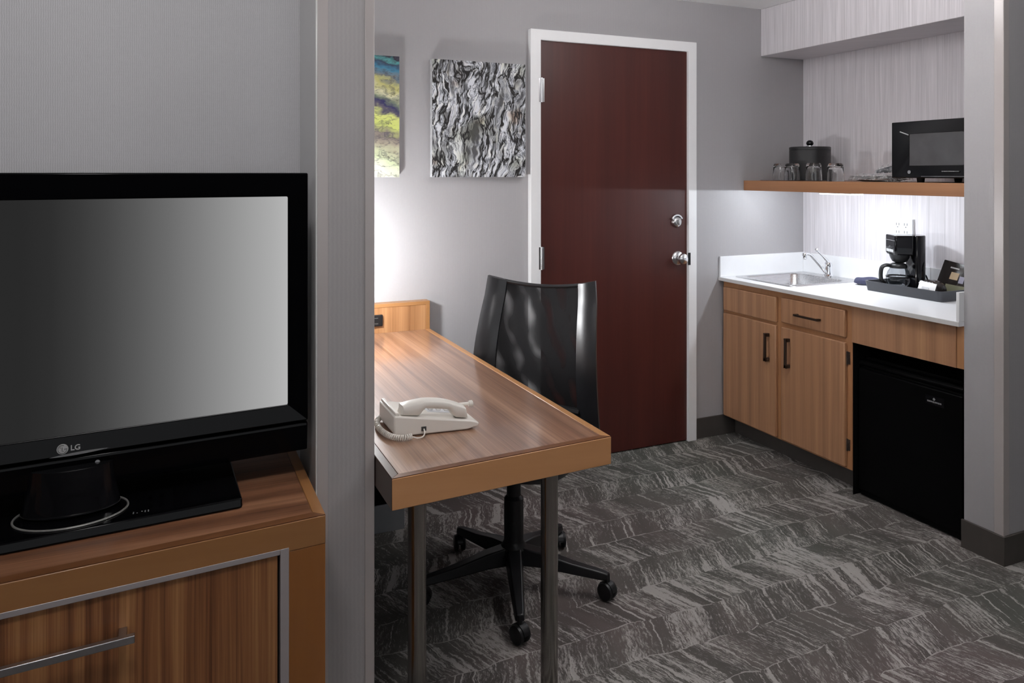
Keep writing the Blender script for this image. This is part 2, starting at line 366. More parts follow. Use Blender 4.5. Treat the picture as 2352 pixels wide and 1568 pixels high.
class MB:
    def __init__(self): self.v = []; self.f = []
    def quad(self, *p):
        i = len(self.v); self.v += [Vector(q) for q in p]; self.f.append(tuple(range(i, i+len(p)))); return self
    def box(self, x0, x1, y0, y1, z0, z1):
        i = len(self.v)
        self.v += [Vector(p) for p in ((x0,y0,z0),(x1,y0,z0),(x1,y1,z0),(x0,y1,z0),(x0,y0,z1),(x1,y0,z1),(x1,y1,z1),(x0,y1,z1))]
        self.f += [tuple(i+k for k in q) for q in ((0,3,2,1),(4,5,6,7),(0,1,5,4),(1,2,6,5),(2,3,7,6),(3,0,4,7))]
        return self
    def prism(self, pts, axis, a, b):
        """polygon extruded along an axis; pts give the other two coordinates in xyz order"""
        def P(p, t):
            return Vector({'x': (t, p[0], p[1]), 'y': (p[0], t, p[1]), 'z': (p[0], p[1], t)}[axis])
        i = len(self.v); n = len(pts)
        self.v += [P(p, a) for p in pts]+[P(p, b) for p in pts]
        self.f += [tuple(range(i, i+n)), tuple(range(i+n, i+2*n))]
        self.f += [(i+k, i+(k+1) % n, i+n+(k+1) % n, i+n+k) for k in range(n)]
        return self
    def loft(self, rings, closed=True, cap=True):
        i = len(self.v); n = len(rings[0])
        for r in rings: self.v += [Vector(p) for p in r]
        for k in range(len(rings)-1):
            for j in range(n if closed else n-1):
                j2 = (j+1) % n
                self.f.append((i+k*n+j, i+k*n+j2, i+(k+1)*n+j2, i+(k+1)*n+j))
        if cap and closed:
            self.f.append(tuple(range(i, i+n))); e = i+(len(rings)-1)*n; self.f.append(tuple(range(e, e+n)))
        return self
    def lathe(self, prof, c, seg=28, axis='z', cap=True, sx=1, sy=1):
        def P(r, h, a):
            u, w = r*math.cos(a)*sx, r*math.sin(a)*sy
            return {'z': (c[0]+u, c[1]+w, c[2]+h), 'y': (c[0]+u, c[1]+h, c[2]+w), 'x': (c[0]+h, c[1]+u, c[2]+w)}[axis]
        return self.loft([[P(max(r, 1e-5), h, 2*PI*k/seg) for k in range(seg)] for r, h in prof], True, cap)
    def tube(self, pts, r, seg=8, closed=False):
        pts = [Vector(p) for p in pts]; n = len(pts); rings = []; up = None
        for k in range(n):
            a = pts[k-1] if (k > 0 or closed) else pts[k]; b = pts[(k+1) % n] if (k < n-1 or closed) else pts[k]
            d = (b-a).normalized()
            if up is None:
                up = Vector((0, 0, 1)) if abs(d.z) < .9 else Vector((1, 0, 0))
            s = d.cross(up).normalized(); up = s.cross(d).normalized()
            rr = r[k] if isinstance(r, (list, tuple)) else r
            rings.append([pts[k]+s*rr*math.cos(2*PI*j/seg)+up*rr*math.sin(2*PI*j/seg) for j in range(seg)])
        if closed:
            rings.append(rings[0]); return self.loft(rings, True, False)
        return self.loft(rings, True, True)
    def grid(self, fn, nu, nv):
        i = len(self.v)
        for a in range(nu+1):
            for b in range(nv+1): self.v.append(Vector(fn(a/nu, b/nv)))
        for a in range(nu):
            for b in range(nv):
                q = i+a*(nv+1)+b; self.f.append((q, q+1, q+nv+2, q+nv+1))
        return self
    def map(self, fn):
        self.v = [Vector(fn(p)) for p in self.v]; return self
    def build(self, name, mat, parent=None, bevel=0.0, smooth=False, loc=None, seg=2, angle=.6, solid=0.0):
        off = ORG.get(parent.name, Vector((0, 0, 0))) if parent else Vector(loc or (0, 0, 0))
        me = bpy.data.meshes.new(name); me.from_pydata([p-off for p in self.v], [], self.f)
        bm = bmesh.new(); bm.from_mesh(me)
        bmesh.ops.remove_doubles(bm, verts=bm.verts, dist=1e-6)
        bmesh.ops.recalc_face_normals(bm, faces=bm.faces)
        bm.to_mesh(me); bm.free()
        mats = mat if isinstance(mat, list) else [mat]
        for m in mats: me.materials.append(m)
        o = bpy.data.objects.new(name, me); COL.objects.link(o)
        if parent: o.parent = parent
        else: o.location = off
        ORG[o.name] = off
        if solid:
            s = o.modifiers.new('thick', 'SOLIDIFY'); s.thickness = solid; s.offset = 0
        if bevel:
            b = o.modifiers.new('bevel', 'BEVEL'); b.width = bevel; b.segments = seg; b.limit_method = 'ANGLE'; b.angle_limit = .5
        if smooth or bevel:
            for p in me.polygons: p.use_smooth = True
            if smooth: me.set_sharp_from_angle(angle=angle)
            else: me.set_sharp_from_angle(angle=.3)
        return o

def box(name, mat, dims, parent=None, bevel=0.0, loc=None):
    return MB().box(*dims).build(name, mat, parent, bevel, loc=loc)
def struct(name, mb, mat, bevel=0.0, parent=None):
    o = mb.build(name, mat, parent, bevel)
    if parent is None: o['kind'] = 'structure'
    return o
def ring_rect(mb, ox0, ox1, oz0, oz1, ix0, ix1, iz0, iz1, yf_out, yf_in, yb):
    """picture-frame ring in the xz plane, front depth may differ at outer and inner edge"""
    o = [(ox0, oz0), (ox1, oz0), (ox1, oz1), (ox0, oz1)]; i = [(ix0, iz0), (ix1, iz0), (ix1, iz1), (ix0, iz1)]
    s = len(mb.v)
    for pts, y in ((o, yf_out), (i, yf_in), (i, yb), (o, yb)):
        mb.v += [Vector((p[0], y, p[1])) for p in pts]
    for a in range(4):
        for k in range(4):
            k2 = (k+1) % 4; b = (a+1) % 4
            mb.f.append((s+a*4+k, s+a*4+k2, s+b*4+k2, s+b*4+k))
    return mb
def swap_xy(mb):  # mirror a shape built facing -y so that it faces -x
    return mb.map(lambda p: (p.y, p.x, p.z))

def text(name, body, size, mat, parent, loc, rot, extrude=.0006):
    cu = bpy.data.curves.new(name, 'FONT'); cu.body = body; cu.size = size; cu.extrude = extrude
    cu.align_x = 'LEFT'; cu.offset = size*.018
    tmp = bpy.data.objects.new(name+'_outline', cu); COL.objects.link(tmp)
    bpy.context.view_layer.update()
    me = bpy.data.meshes.new_from_object(tmp.evaluated_get(bpy.context.evaluated_depsgraph_get()))
    bpy.data.objects.remove(tmp); bpy.data.curves.remove(cu)
    me.materials.clear(); me.materials.append(mat)
    o = bpy.data.objects.new(name, me); COL.objects.link(o); o.parent = parent
    o.location = Vector(loc)-ORG[parent.name]; o.rotation_euler = rot
    return o

# ------------------------------------------------------------------ room shell
YB = 3.299; XK = 3.294; H = 2.305
struct('floor', MB().box(-2.7, 4.5, -2.8, 3.40, -.05, 0), M['carpet'])
struct('ceiling', MB().box(-2.7, 4.5, -2.8, 3.40, H, H+.06), M['ceiling'])
struct('wall_back', MB().box(-2.7, 1.590, YB, YB+.1, 0, H).box(2.505, 3.40, YB, YB+.1, 0, H).box(1.590, 2.505, YB, YB+.1, 2.062, H), M['wall'])
struct('wall_kitchen', MB().box(XK, XK+.1, 1.90, YB, 0, H), M['streak'])
struct('wall_wing', MB().box(2.722, 4.5, 1.780, 1.928, 0, H), M['wall'])
struct('wall_soffit', MB().box(2.984, XK, 1.928, YB, 2.045, H), M['streak'], .003)
struct('wall_partition', MB().box(.3215, .4545, 1.8415, YB, 0, H), M['wall_end'])
SK = .0733
def skew(x0):
    return lambda p: (p.x, p.y+SK*(p.x-x0), p.z)
struct('wall_left', MB().box(-2.7, .3215, 2.075, 2.16, 0, H).map(skew(.3215)), M['wall_tv'])
struct('wall_right', MB().box(4.4, 4.5, -2.8, 1.78, 0, H), M['wall_plain'])
struct('wall_front', MB().box(-2.7, 4.5, -2.8, -2.7, 0, H), M['wall_plain'])
struct('wall_side', MB().box(-2.7, -2.6, -2.7, 1.85, 0, H), M['wall_plain'])

# corner guards
struct('trim_1', MB().box(.3205, .346, 1.8385, 1.8415, .10, H), M['guard'], .001)
struct('trim_5', MB().box(.3165, .3205, 1.8375, 2.075, .10, H), M['guard_gloss'], .0016)
struct('trim_2', MB().box(.434, .456, 1.8385, 1.8415, .10, H).box(.4545, .4575, 1.8385, 1.87, .10, H), M['guard'], .001)
struct('trim_3', MB().box(2.7185, 2.722, 1.777, 1.812, .105, H).box(2.7185, 2.750, 1.777, 1.780, .105, H), M['guard'], .001)
struct('baseboard_wing', MB().prism([(2.712, 1.770), (4.4, 1.770), (4.4, 1.780), (2.722, 1.780), (2.722, 1.934), (2.712, 1.934)], 'z', 0, .105), M['base'], .002)
struct('baseboard_back', MB().box(2.531, 2.797, YB-.010, YB, 0, .105).box(.86, 1.560, YB-.010, YB, 0, .105), M['base'], .002)

# ------------------------------------------------------------------ entrance door
dr = MB().box(1.618, 2.476, 3.287, 3.327, .006, 2.035).build('door_1', M['door'], loc=(2.047, 3.307, .006)); dr['kind'] = 'structure'
fr = MB()
fr.prism([(1.563, 0), (1.618, 0), (1.618, 2.035), (2.476, 2.035), (2.476, 0), (2.528, 0), (2.528, 2.086), (1.563, 2.086)], 'y', 3.270, YB+.06)
fr.build('trim_4', M['white_paint'], None, .003)['kind'] = 'structure'
for z0, z1 in ((1.738, 1.855), (.941, 1.051)):
    hb = MB().lathe([(.006, z0), (.006, z1)], (1.620, 3.268, 0), 12)
    for k in range(1, 4):
        zz = z0+(z1-z0)*k/4; hb.lathe([(.0066, zz-.001), (.0066, zz+.001)], (1.620, 3.268, 0), 12)
    hb.box(1.606, 1.635, 3.2685, 3.2715, z0+.002, z1-.002)
    hb.build('hinge', M['nickel'], dr, smooth=True)
k = MB().lathe([(.001, -.062), (.014, -.061), (.026, -.053), (.029, -.042), (.024, -.032), (.013, -.026), (.012, -.014), (.030, -.010), (.037, -.003), (.038, 0)], (2.420, 3.287, .959), 28, 'y')
k.build('knob', M['nickel'], dr, smooth=True)
k = MB().lathe([(.001, -.020), (.016, -.020), (.019, -.016), (.024, -.014), (.029, -.004), (.030, 0)], (2.409, 3.287, 1.148), 28, 'y')
db = k.build('deadbolt', M['nickel'], dr, smooth=True)
a0 = [(.036*math.cos(a), .036*math.sin(a)) for a in [math.radians(q) for q in range(20, 161, 10)]]
a1 = [(.027*math.cos(a), .027*math.sin(a)) for a in [math.radians(q) for q in range(160, 19, -10)]]
MB().prism([(2.409+p[0]*1.02, 1.152+p[1]) for p in a0+a1], 'y', 3.274, 3.287).build('latch_guard', M['nickel'], dr, .002)
box('thumb_turn', M['nickel'], (2.405, 2.413, 3.255, 3.268, 1.134, 1.162), db, .002)
box('strike_plate', M['matte_black'], (2.473, 2.487, 3.2685, 3.272, .922, .986), dr)

# ------------------------------------------------------------------ canvases
def canvas(name, label, x0, x1, z0, z1, mat, y0):
    t = thing(name, label, 'picture', ((x0+x1)/2, YB, (z0+z1)/2), 'canvas prints above the desk')
    box('printed_face', mat, (x0, x1, y0, y0+.002, z0, z1), t)
    box('stretcher', M['canvas_edge'], (x0, x1, y0+.002, YB-.004, z0, z1), t)
canvas('canvas_art', 'black and white canvas print of tree bark beside the door', 1.073, 1.531, 1.383, 1.911, M['bark'], 3.262)
canvas('canvas_art', 'lime and blue abstract canvas print cut off by the partition', .470, .922, 1.383, 1.911, M['abstract'], 3.262)

# ------------------------------------------------------------------ desk
dk = thing('desk', 'long wooden writing desk on steel tube legs behind the partition', 'desk', (.76, 2.48, 0))
dsl = (1.725-1.686)/(1.058-.459)
DX0, DX1, DY0, DY1, DZ0, DZ1 = .4590, 1.058, 1.686, 3.250, .639, .712
dsk = lambda p: (p.x, p.y+dsl*(p.x-DX0)*max(0, (DY1-p.y)/(DY1-DY0)), p.z)
e = .021
MB().box(DX0+e+.001, DX1-e-.001, DY0+e+.001, DY1, DZ0+.01, DZ1-.0012).map(dsk).build('tabletop', M['desk_top'], dk, .0008)
MB().prism([(DX0, DY0), (DX1, DY0), (DX1-e, DY0+e), (DX0+e, DY0+e)], 'z', DZ0, DZ1-.0018).map(dsk).build('edge_band', M['desk_edge'], dk, .0015)
MB().prism([(DX0+.001, DY0+.001), (DX1-.001, DY0+.001), (DX1-e, DY0+e), (DX0+e, DY0+e)], 'z', DZ1-.0018, DZ1).map(dsk).build('top_border', M['border'], dk)
sb = MB().prism([(DX1, DY0), (DX1, DY1), (DX1-e, DY1), (DX1-e, DY0+e)], 'z', DZ0, DZ1)
sb.map(dsk).build('side_band', M['desk_edge_y'], dk, .0015)
MB().prism([(DX0, DY0), (DX0+e, DY0+e), (DX0+e, DY1), (DX0, DY1)], 'z', DZ0, DZ1).map(dsk).build('side_band', M['desk_edge_shaded'], dk, .0015)
bp = MB().box(DX0, DX1-.018, 3.2515, 3.297, DZ0, .820).build('back_panel', M['desk_panel'], dk)
MB().prism([(DX0, .820), (DX1-.018, .820), (DX1-.018, .640), (DX1, .640), (DX1, .836), (DX0, .836)], 'y', 3.249, 3.297).build('panel_frame', M['panel_frame'], dk, .0015)
ob = box('power_outlet', M['satin_black'], (.735, .843, 3.240, 3.2515, .742, .791), dk, .003)
for cx in (.765, .812):
    for dz in (.012, -.012): box('socket_slot', M['slot'], (cx-.010, cx+.010, 3.2392, 3.2402, .766+dz-.002, .766+dz+.002), ob)
for cx, cy in ((.571, 1.858), (.945, 1.860)):
    lg = MB().lathe([(.0235, 0), (.0235, .633)], (cx, cy, 0), 40).build('leg', M['leg_steel'], dk, smooth=True)
    MB().lathe([(.042, .633), (.042, .6385)], (cx, cy, 0), 32).build('mounting_plate', M['nickel'], lg, smooth=True)
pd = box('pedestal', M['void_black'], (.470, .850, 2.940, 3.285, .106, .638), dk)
box('plinth', M['grey_base'], (.470, .850, 2.930, 3.285, 0, .105), pd, .002)

# ------------------------------------------------------------------ telephone
ph = thing('telephone', 'ivory corded desk telephone near the front of the desk', 'telephone', (.650, 2.02, .712))
px0, px1, py0, py1, pz = .536, .762, 1.945, 2.100, .7125
prof = [(px0, pz+.006), (px0+.012, pz), (px1-.03, pz), (px1, pz+.006), (px1+.004, pz+.016), (px1-.02, pz+.024), (px0+.02, pz+.052), (px0, pz+.055)]
body = MB().prism(prof, 'y', py0, py1)
body.map(lambda p: (p.x, p.y-.10*(p.x-px0), p.z)).build('body', M['phone'], ph, .004)
def slope(x): return pz+.0525-(x-px0)*.0285/(px1-px0-.02)*1.0
yk = lambda x: -.10*(x-px0)
rim = MB()
for a, b in ((px0+.004, px0+.014),):
    rim.box(a, b, py0+.004, py1-.004, slope(a)-.004, pz+.062)
rim.build('rear_lip', M['phone'], ph, .002)
lb = MB()
def sl(u, v):
    x = px0+.018+u*.045; y = py0+.07+v*.075+yk(x); return (x, y, slope(x)+.0015)
lb.grid(sl, 2, 2).build('index_card', M['paper'], ph)
def kp(u, v):
    x = px0+.085+u*.105; y = py0+.062+v*.085+yk(x); return (x, y, slope(x)+.0012)
kpad = MB().grid(kp, 2, 2).build('keypad', M['phone_key'], ph)
for r in range(4):
    for c in range(3):
        x = px0+.094+r*.022; y = py0+.080+c*.022+yk(x); z = slope(x)
        box('key', M['paper'], (x, x+.013, y, y+.014, z, z+.0055), kpad, .0015)
hx0, hx1 = .556, .738
top = []; bot = []
N = 28
for k in range(N+1):
    u = k/N; x = hx0+u*(hx1-hx0)
    base = slope(x)+.004
    arch = math.sin(PI*u)
    top.append((x+(.010 if k == 0 else (-.006 if k == N else 0)), base+.018+.021*arch**.75+(.006*u)))
    cut = 0.0
    if .27 < u < .80:
        q = (u-.27)/.53; cut = min(1, math.sin(PI*q)*2.2)
    bot.append((x, base-.002+.021*cut+.003*u*0))
hs = MB(); rings = []
W = .024
for k in range(N+1):
    (tx, tz), (bx_, bz) = top[k], bot[k]
    w = W*(1.0 if k not in (0, N) else .82)
    yc = 1.975+yk(tx)
    h = tz-bz
    ring = []
    for a in range(16):
        th = 2*PI*a/16; cx_, sx_ = math.cos(th), math.sin(th)
        q = lambda s: math.copysign(abs(s)**.5, s)
        ring.append((tx*.5+bx_*.5+(tx-bx_)*.5*q(sx_), yc+w*q(cx_), (tz+bz)/2+h/2*q(sx_)))
    rings.append(ring)
hs.loft(rings).build('handset', M['phone'], ph, smooth=True, angle=.9)
ck = MB().tube([(.742, 2.018, .7535), (.775, 2.016, .7530)], .0045, 10).lathe([(.0075, 0), (.0085, .004), (.0085, .010), (.006, .012)], (.770, 2.016, .7530), 14, 'x')
ck.build('plug', M['phone'], ph, smooth=True)
box('cord_jack', M['slot'], (.607, .620, py0-.0105, py0-.005, .7225, .7335), ph)
# coiled cord
path = [Vector(p) for p in ((.540, 2.096, .7215), (.526, 2.078, .7205), (.516, 2.045, .7205), (.513, 2.00, .7205), (.518, 1.958, .7205), (.530, 1.926, .7205), (.550, 1.911, .7205), (.574, 1.914, .7205))]
def cat(P, t):
    n = len(P)-1; s = min(int(t*n), n-1); u = t*n-s
    p0, p1, p2, p3 = P[max(s-1, 0)], P[s], P[s+1], P[min(s+2, n)]
    return .5*((2*p1)+(p2-p0)*u+(2*p0-5*p1+4*p2-p3)*u*u+(3*p1-p0-3*p2+p3)*u**3)
turns = 34; pts = []
for k in range(turns*12+1):
    t = k/(turns*12); p = cat(path, t); d = (cat(path, min(1, t+.01))-cat(path, max(0, t-.01))).normalized()
    s = d.cross(Vector((0, 0, 1))).normalized(); a = 2*PI*k/12
    pts.append(p+s*.0062*math.cos(a)+Vector((0, 0, 1))*.0062*math.sin(a))
tail = [pts[-1], Vector((.588, 1.908, .716)), Vector((.602, 1.910, .7165)), Vector((.611, 1.921, .721)), Vector((.6135, 1.935, .7275))]
MB().tube(pts, .0019, 6).tube([cat(tail, i/16) for i in range(17)], .0018, 6).build('coiled_cord', M['phone'], ph, smooth=True)

# ------------------------------------------------------------------ office chair
CX, CY = 1.070, 2.372
ch = thing('office_chair', 'black mesh-back swivel office chair pulled up to the desk', 'chair', (CX, CY, 0))
F = Vector((-.72, -.69, 0)).normalized(); R = Vector((-F.y, F.x, 0))
C0 = Vector((CX, CY, 0))
MB().lathe([(.030, .075), (.047, .085), (.047, .135), (.036, .150), (.033, .16), (.033, .30), (.029, .305), (.024, .31), (.024, .42)], (CX, CY, 0), 28).build('gas_column', M['satin_black'], ch, smooth=True)
MB().box(-.07, .07, -.11, .11, .405, .445).map(lambda p: C0+R*p.x+F*p.y+Vector((0, 0, p.z))).build('seat_mechanism', M['matte_black'], ch, .008)
for deg in (-111, -39, 33, 105, 177):
    a = math.radians(deg); d = Vector((math.cos(a), math.sin(a), 0)); s = Vector((-d.y, d.x, 0))
    rings = []
    for r, w, zt, zb in ((.030, .030, .142, .085), (.10, .027, .132, .085), (.20, .022, .108, .075), (.300, .017, .092, .066), (.322, .014, .086, .066)):
        c = C0+d*r
        rings.append([c+s*w+Vector((0, 0, zb)), c+s*w*.75+Vector((0, 0, zt)), c-s*w*.75+Vector((0, 0, zt)), c-s*w+Vector((0, 0, zb))])
    arm = MB().loft(rings).build('base_arm', M['satin_black'], ch, .004)
    ctr = C0+d*.318
    ca = a+(.7 if deg in (-111, 33) else -.5); wd = Vector((math.cos(ca), math.sin(ca), 0)); ws = Vector((-wd.y, wd.x, 0))
    cas = MB()
    for sgn in (-1, 1):
        prof = [(.001, .004), (.020, .004), (.027, .007), (.029, .012), (.027, .019), (.018, .022), (.001, .023)]
        rr = []
        for rad, off in prof:
            rr.append([ctr+ws*(sgn*off)+wd*(rad*math.cos(q))+Vector((0, 0, .0295+rad*math.sin(q))) for q in [2*PI*j/20 for j in range(20)]])
        cas.loft(rr)
    cas.tube([ctr+Vector((0, 0, .035)), ctr+Vector((0, 0, .085))], .009, 10)
    hood = []
    for q in range(11):
        th = math.radians(10+q*16); c = ctr+wd*(.031*math.cos(th))+Vector((0, 0, .0295+.031*math.sin(th)))
        hood.append([c+ws*.010, c-ws*.010, c-ws*.010+Vector((0, 0, -.002)), c+ws*.010+Vector((0, 0, -.002))])
    cas.loft(hood)
    cas.build('caster', M['satin_black'], arm, smooth=True)
# seat
rings = []
for zz, k in ((.445, .92), (.452, .98), (.475, 1.0), (.490, .97), (.496, .88)):
    rg = []
    for j in range(40):
        th = 2*PI*j/40; q = lambda s: math.copysign(abs(s)**.55, s)
        rg.append(C0+R*(.235*k*q(math.cos(th)))+F*(.02+.225*k*q(math.sin(th)))+Vector((0, 0, zz)))
    rings.append(rg)
MB().loft(rings).build('seat', M['leather'], ch, smooth=True, angle=1.2)
# backrest surface: lateral t in -1..1, height z
def bw(z):
    u = (z-.46)/.54
    return .250-.006*u-.028*u*u
def bd(z):
    u = (z-.46)/.54
    return .268+.030*u-.035*math.sin(PI*min(1, u*1.15))+.035*u*u
def bk(t, z, off=0.0):
    c = C0+Vector((.006, .032, 0))-F*(bd(z)-off-.040*t*t)+R*(bw(z)*t)
    return Vector((c.x, c.y, z))
ztop = lambda t: 1.004-.030*(1-t*t)
def slab(t0, t1, z0, zt, th, nu=8, nv=22, bulge=.0):
    """padded strip following the back surface"""
    fr_, bk_ = [], []
    rings = []
    for b in range(nv+1):
        ring = []
        for a in range(nu+1):
            t = t0+(t1-t0)*a/nu; z = z0+(zt(t)-z0)*b/nv
            ring.append(bk(t, z, th+bulge*math.sin(PI*a/nu)))
        for a in range(nu, -1, -1):
            t = t0+(t1-t0)*a/nu; z = z0+(zt(t)-z0)*b/nv
            ring.append(bk(t, z, -th*.7-bulge*.5*math.sin(PI*a/nu)))
        rings.append(ring)
    return MB().loft(rings)
slab(-1.0, -.66, .46, ztop, .008, bulge=.010).build('side_band', M['leather'], ch, smooth=True, angle=1.0)
slab(.66, 1.0, .46, ztop, .008, bulge=.010).build('side_band', M['leather'], ch, smooth=True, angle=1.0)
MB().grid(lambda u, v: bk(-.68+1.36*u, .52+(ztop(-.68+1.36*u)-.006-.52)*v), 16, 24).build('mesh_panel', M['mesh'], ch, smooth=True, angle=2)
rl = []
for k in range(21):
    t = -.70+1.40*k/20; rl.append(bk(t, ztop(t)-.006))
MB().tube(rl, .0075, 8).build('top_rail', M['leather'], ch, smooth=True)
rl = [bk(-.70+1.40*k/20, .53) for k in range(21)]
MB().tube(rl, .016, 8).build('bottom_rail', M['satin_black'], ch, smooth=True)
MB().tube([C0-F*.08+Vector((0, 0, .425)), C0-F*.20+Vector((0, 0, .425)), C0-F*.285+Vector((0, 0, .45)), C0-F*.305+Vector((0, 0, .54))], .022, 10).build('back_bracket', M['satin_black'], ch, smooth=True)

# ------------------------------------------------------------------ television cabinet
cr = thing('media_cabinet', 'low brown wood media cabinet under the television', 'cabinet', (-.35, 1.85, 0))
X1, Y0c, ZT = .303, 1.638, .680
X0c = -1.30
csk = skew(X1)
dep = 2.062
e = .024
MB().box(X0c, X1-e, Y0c+e, dep, .63, ZT-.001).map(csk).build('top_panel', M['cred_top'], cr, .0008)
MB().prism([(X0c, Y0c), (X1, Y0c), (X1-e, Y0c+e), (X0c, Y0c+e)], 'z', .619, ZT-.0018).map(csk).build('front_band', M['edge'], cr, .0015)
MB().prism([(X0c, Y0c+.001), (X1-.001, Y0c+.001), (X1-e, Y0c+e), (X0c, Y0c+e)], 'z', ZT-.0018, ZT).map(csk).build('top_border', M['border'], cr)
MB().prism([(X1, Y0c), (X1, dep), (X1-e, dep), (X1-e, Y0c+e)], 'z', .619, ZT).map(csk).build('side_band', M['edge_y'], cr, .0015)
MB().box(.227, X1-.0005, Y0c+.001, dep, 0, .6185).map(csk).build('end_post', M['edge_z'], cr, .001)
MB().box(X0c, .226, Y0c+.045, dep, .06, .625).map(csk).build('carcass', M['void_black'], cr)
MB().box(X0c, .209, Y0c-.001, Y0c+.03, .6165, .6275).box(.2095, .227, Y0c-.001, Y0c+.03, .07, .6275).map(csk).build('metal_trim', M['alu'], cr, .0008)
dw = MB().box(-.72, .205, Y0c+.006, Y0c+.028, .11, .6135).map(csk).build('drawer', M['drawer'], cr, .001)
hb = MB().box(-.43, -.057, Y0c-.036, Y0c-.024, .533, .547)
for hx in (-.085, -.415): hb.box(hx, hx+.014, Y0c-.026, Y0c+.006, .534, .546)
hb.map(csk).build('handle', M['handle_steel'], dw, .0012)
MB().box(X0c, -.725, Y0c+.006, Y0c+.028, .11, .6135).map(csk).build('drawer', M['drawer'], cr, .001)

# ------------------------------------------------------------------ television
tv = thing('television', 'black flat television with a grey screen on the media cabinet', 'television', (-.19, 1.82, .681))
tsk = skew(.301)
TX0, TX1, TZ0, TZ1, TY = -.681, .301, .8175, 1.401, 1.850
bz = ring_rect(MB(), TX0, TX1, TZ0, TZ1, -.637, .2555, .8575, 1.3455, TY, TY+.010, TY+.035)
bz.map(tsk).build('bezel', M['tv_black'], tv, .003)
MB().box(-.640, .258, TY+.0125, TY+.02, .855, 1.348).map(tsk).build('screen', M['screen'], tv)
MB().prism([(TY+.010, .745), (TY+.004, .805), (TY+.006, .812), (TY+.05, .812), (TY+.05, .75)], 'x', TX0, TX1).map(tsk).build('speaker_bar', M['tv_black'], tv, .003)
MB().prism([(TY+.03, .755), (TY+.03, 1.39), (TY+.06, 1.37), (TY+.10, 1.28), (TY+.10, .86), (TY+.05, .76)], 'x', TX0+.015, TX1-.015).map(tsk).build('rear_housing', M['matte_black'], tv, .004)
MB().lathe([(.092, .0), (.088, .02), (.082, .05), (.080, .09)], (-.185, 1.835, .705), 36, sy=.62).build('neck', M['gloss_black'], tv, smooth=True)
bs = MB().prism([(-.515, 1.742), (.145, 1.742), (.145, 1.757), (.139, 2.000), (-.509, 2.000), (-.515, 1.757)], 'z', .681, .700)
bs.v = [Vector((p.x*(1 if p.z < .69 else 1), p.y+(.006 if (p.z > .69 and p.y < 1.75) else 0), p.z)) for p in bs.v]
base = bs.map(skew(.145)).build('stand_base', M['tv_black'], tv, .003)
rp = [(-.182+.104*math.cos(a), 1.812+.078*math.sin(a), .7015) for a in [2*PI*q/64 for q in range(64)]]
MB().tube(rp, .0022, 8, True).build('chrome_ring', M['ring'], base, smooth=True)
dots = MB()
for i, (dx, dy) in enumerate(((0, 0), (.007, 0), (.016, .006), (.022, 0), (.028, 0), (.022, .007), (.028, .007), (0, .007))):
    dots.lathe([(.0013, 0), (.0013, .0004)], (-.066+dx, 1.757+dy*.8, .7003), 8)
dots.build('sticker_print', M['logo'], base)
def tvp(x, z, d=0.0): return (x, TY-.0006-d+SK*(x-.301), z)
lx, lz, lr = -.1985, .834, .0105
ang = math.atan(SK)
bd_ = MB().lathe([(lr, 0), (lr, -.0012)], (lx, TY+SK*(lx-.301), lz), 32, 'y').build('badge', M['logo'], tv, smooth=True)
fc = MB()
yy = TY+SK*(lx-.301)-.0014
arc = [(lx+.0083*math.cos(a), yy-.0002, lz+.0083*math.sin(a)) for a in [math.radians(q) for q in range(70, 361, 10)]]
fc.tube(arc, .0006, 5)
fc.tube([(lx+.0083, yy-.0002, lz), (lx+.003, yy-.0002, lz)], .0006, 5)
fc.tube([(lx-.0005, yy-.0002, lz+.004), (lx-.0005, yy-.0002, lz-.004), (lx+.0025, yy-.0002, lz-.004)], .0006, 5)
fc.lathe([(.0011, 0), (.0011, -.0004)], (lx-.0040, yy, lz+.0035), 10, 'y')
fc.build('badge_mark', M['logo_dark'], bd_)
tx = text('logo_lettering', 'LG', .0150, M['logo'], tv, tvp(lx+.0140, lz-.0048, .0006), (PI/2, 0, ang))
sw = MB()
n = 20
def swf(u, v):
    x = -.222+.112*u; z = .8196+.004*u+(.0035*math.sin(PI*min(1, u*1.05))**.7)*(v-.5)*1.6; return tvp(x, z, .001)
sw.grid(swf, n, 2).build('accent_strip', M['logo_dim'], tv)
MB().lathe([(.001, -.003), (.004, -.002), (.005, 0)], (-.136, TY+.0055+SK*(-.136-.301), .795), 14, 'y').build('sensor', M['logo_dim'], tv, smooth=True)

ot = thing('wall_outlet', 'pale wall plate low behind the television, mirrored in its glossy stand', 'outlet', (-.03, 2.045, .79))
fo = skew(.3215)
MB().box(-.064, .010, 2.066, 2.0745, .760, .825).map(fo).build('cover_plate', M['outlet'], ot, .002)
for xx, zz in ((-.045, .800), (-.02, .800), (-.045, .778), (-.02, .778)):
    MB().box(xx, xx+.010, 2.0650, 2.0665, zz, zz+.006).map(fo).build('socket_slot', M['slot'], ot)

# ------------------------------------------------------------------ kitchenette base cabinet
ZC = .845
XF = 2.722; XD = 2.704
kc = thing('sink_cabinet', 'brown wood sink cabinet with two doors and one drawer', 'cabinet', (3.0, 2.865, 0))
MB().box(XF, XF+.02, 2.443, 3.292, .103, .825).box(XF+.02, 3.28, 2.443, 2.459, .103, .825).box(XF+.02, 3.28, 3.276, 3.292, .103, .825).box(XF+.02, 3.28, 2.459, 3.276, .103, .12).build('carcass', M['cab_frame'], kc, .001)
box('niche_shade_sheet', M['void_black'], (XF+.004, 3.28, 2.4405, 2.443, .0, .826), kc)  # black sheet over the wood, standing in for shade inside the niche
box('toe_kick', M['base'], (2.798, 2.81, 2.443, 3.292, 0, .103), kc)
def front(name, y0, y1, z0, z1):
    return box(name, M['cab'], (XD, XF, y0, y1, z0, z1), kc, .004)
front('false_drawer_front', 2.888, 3.275, .672, .796)
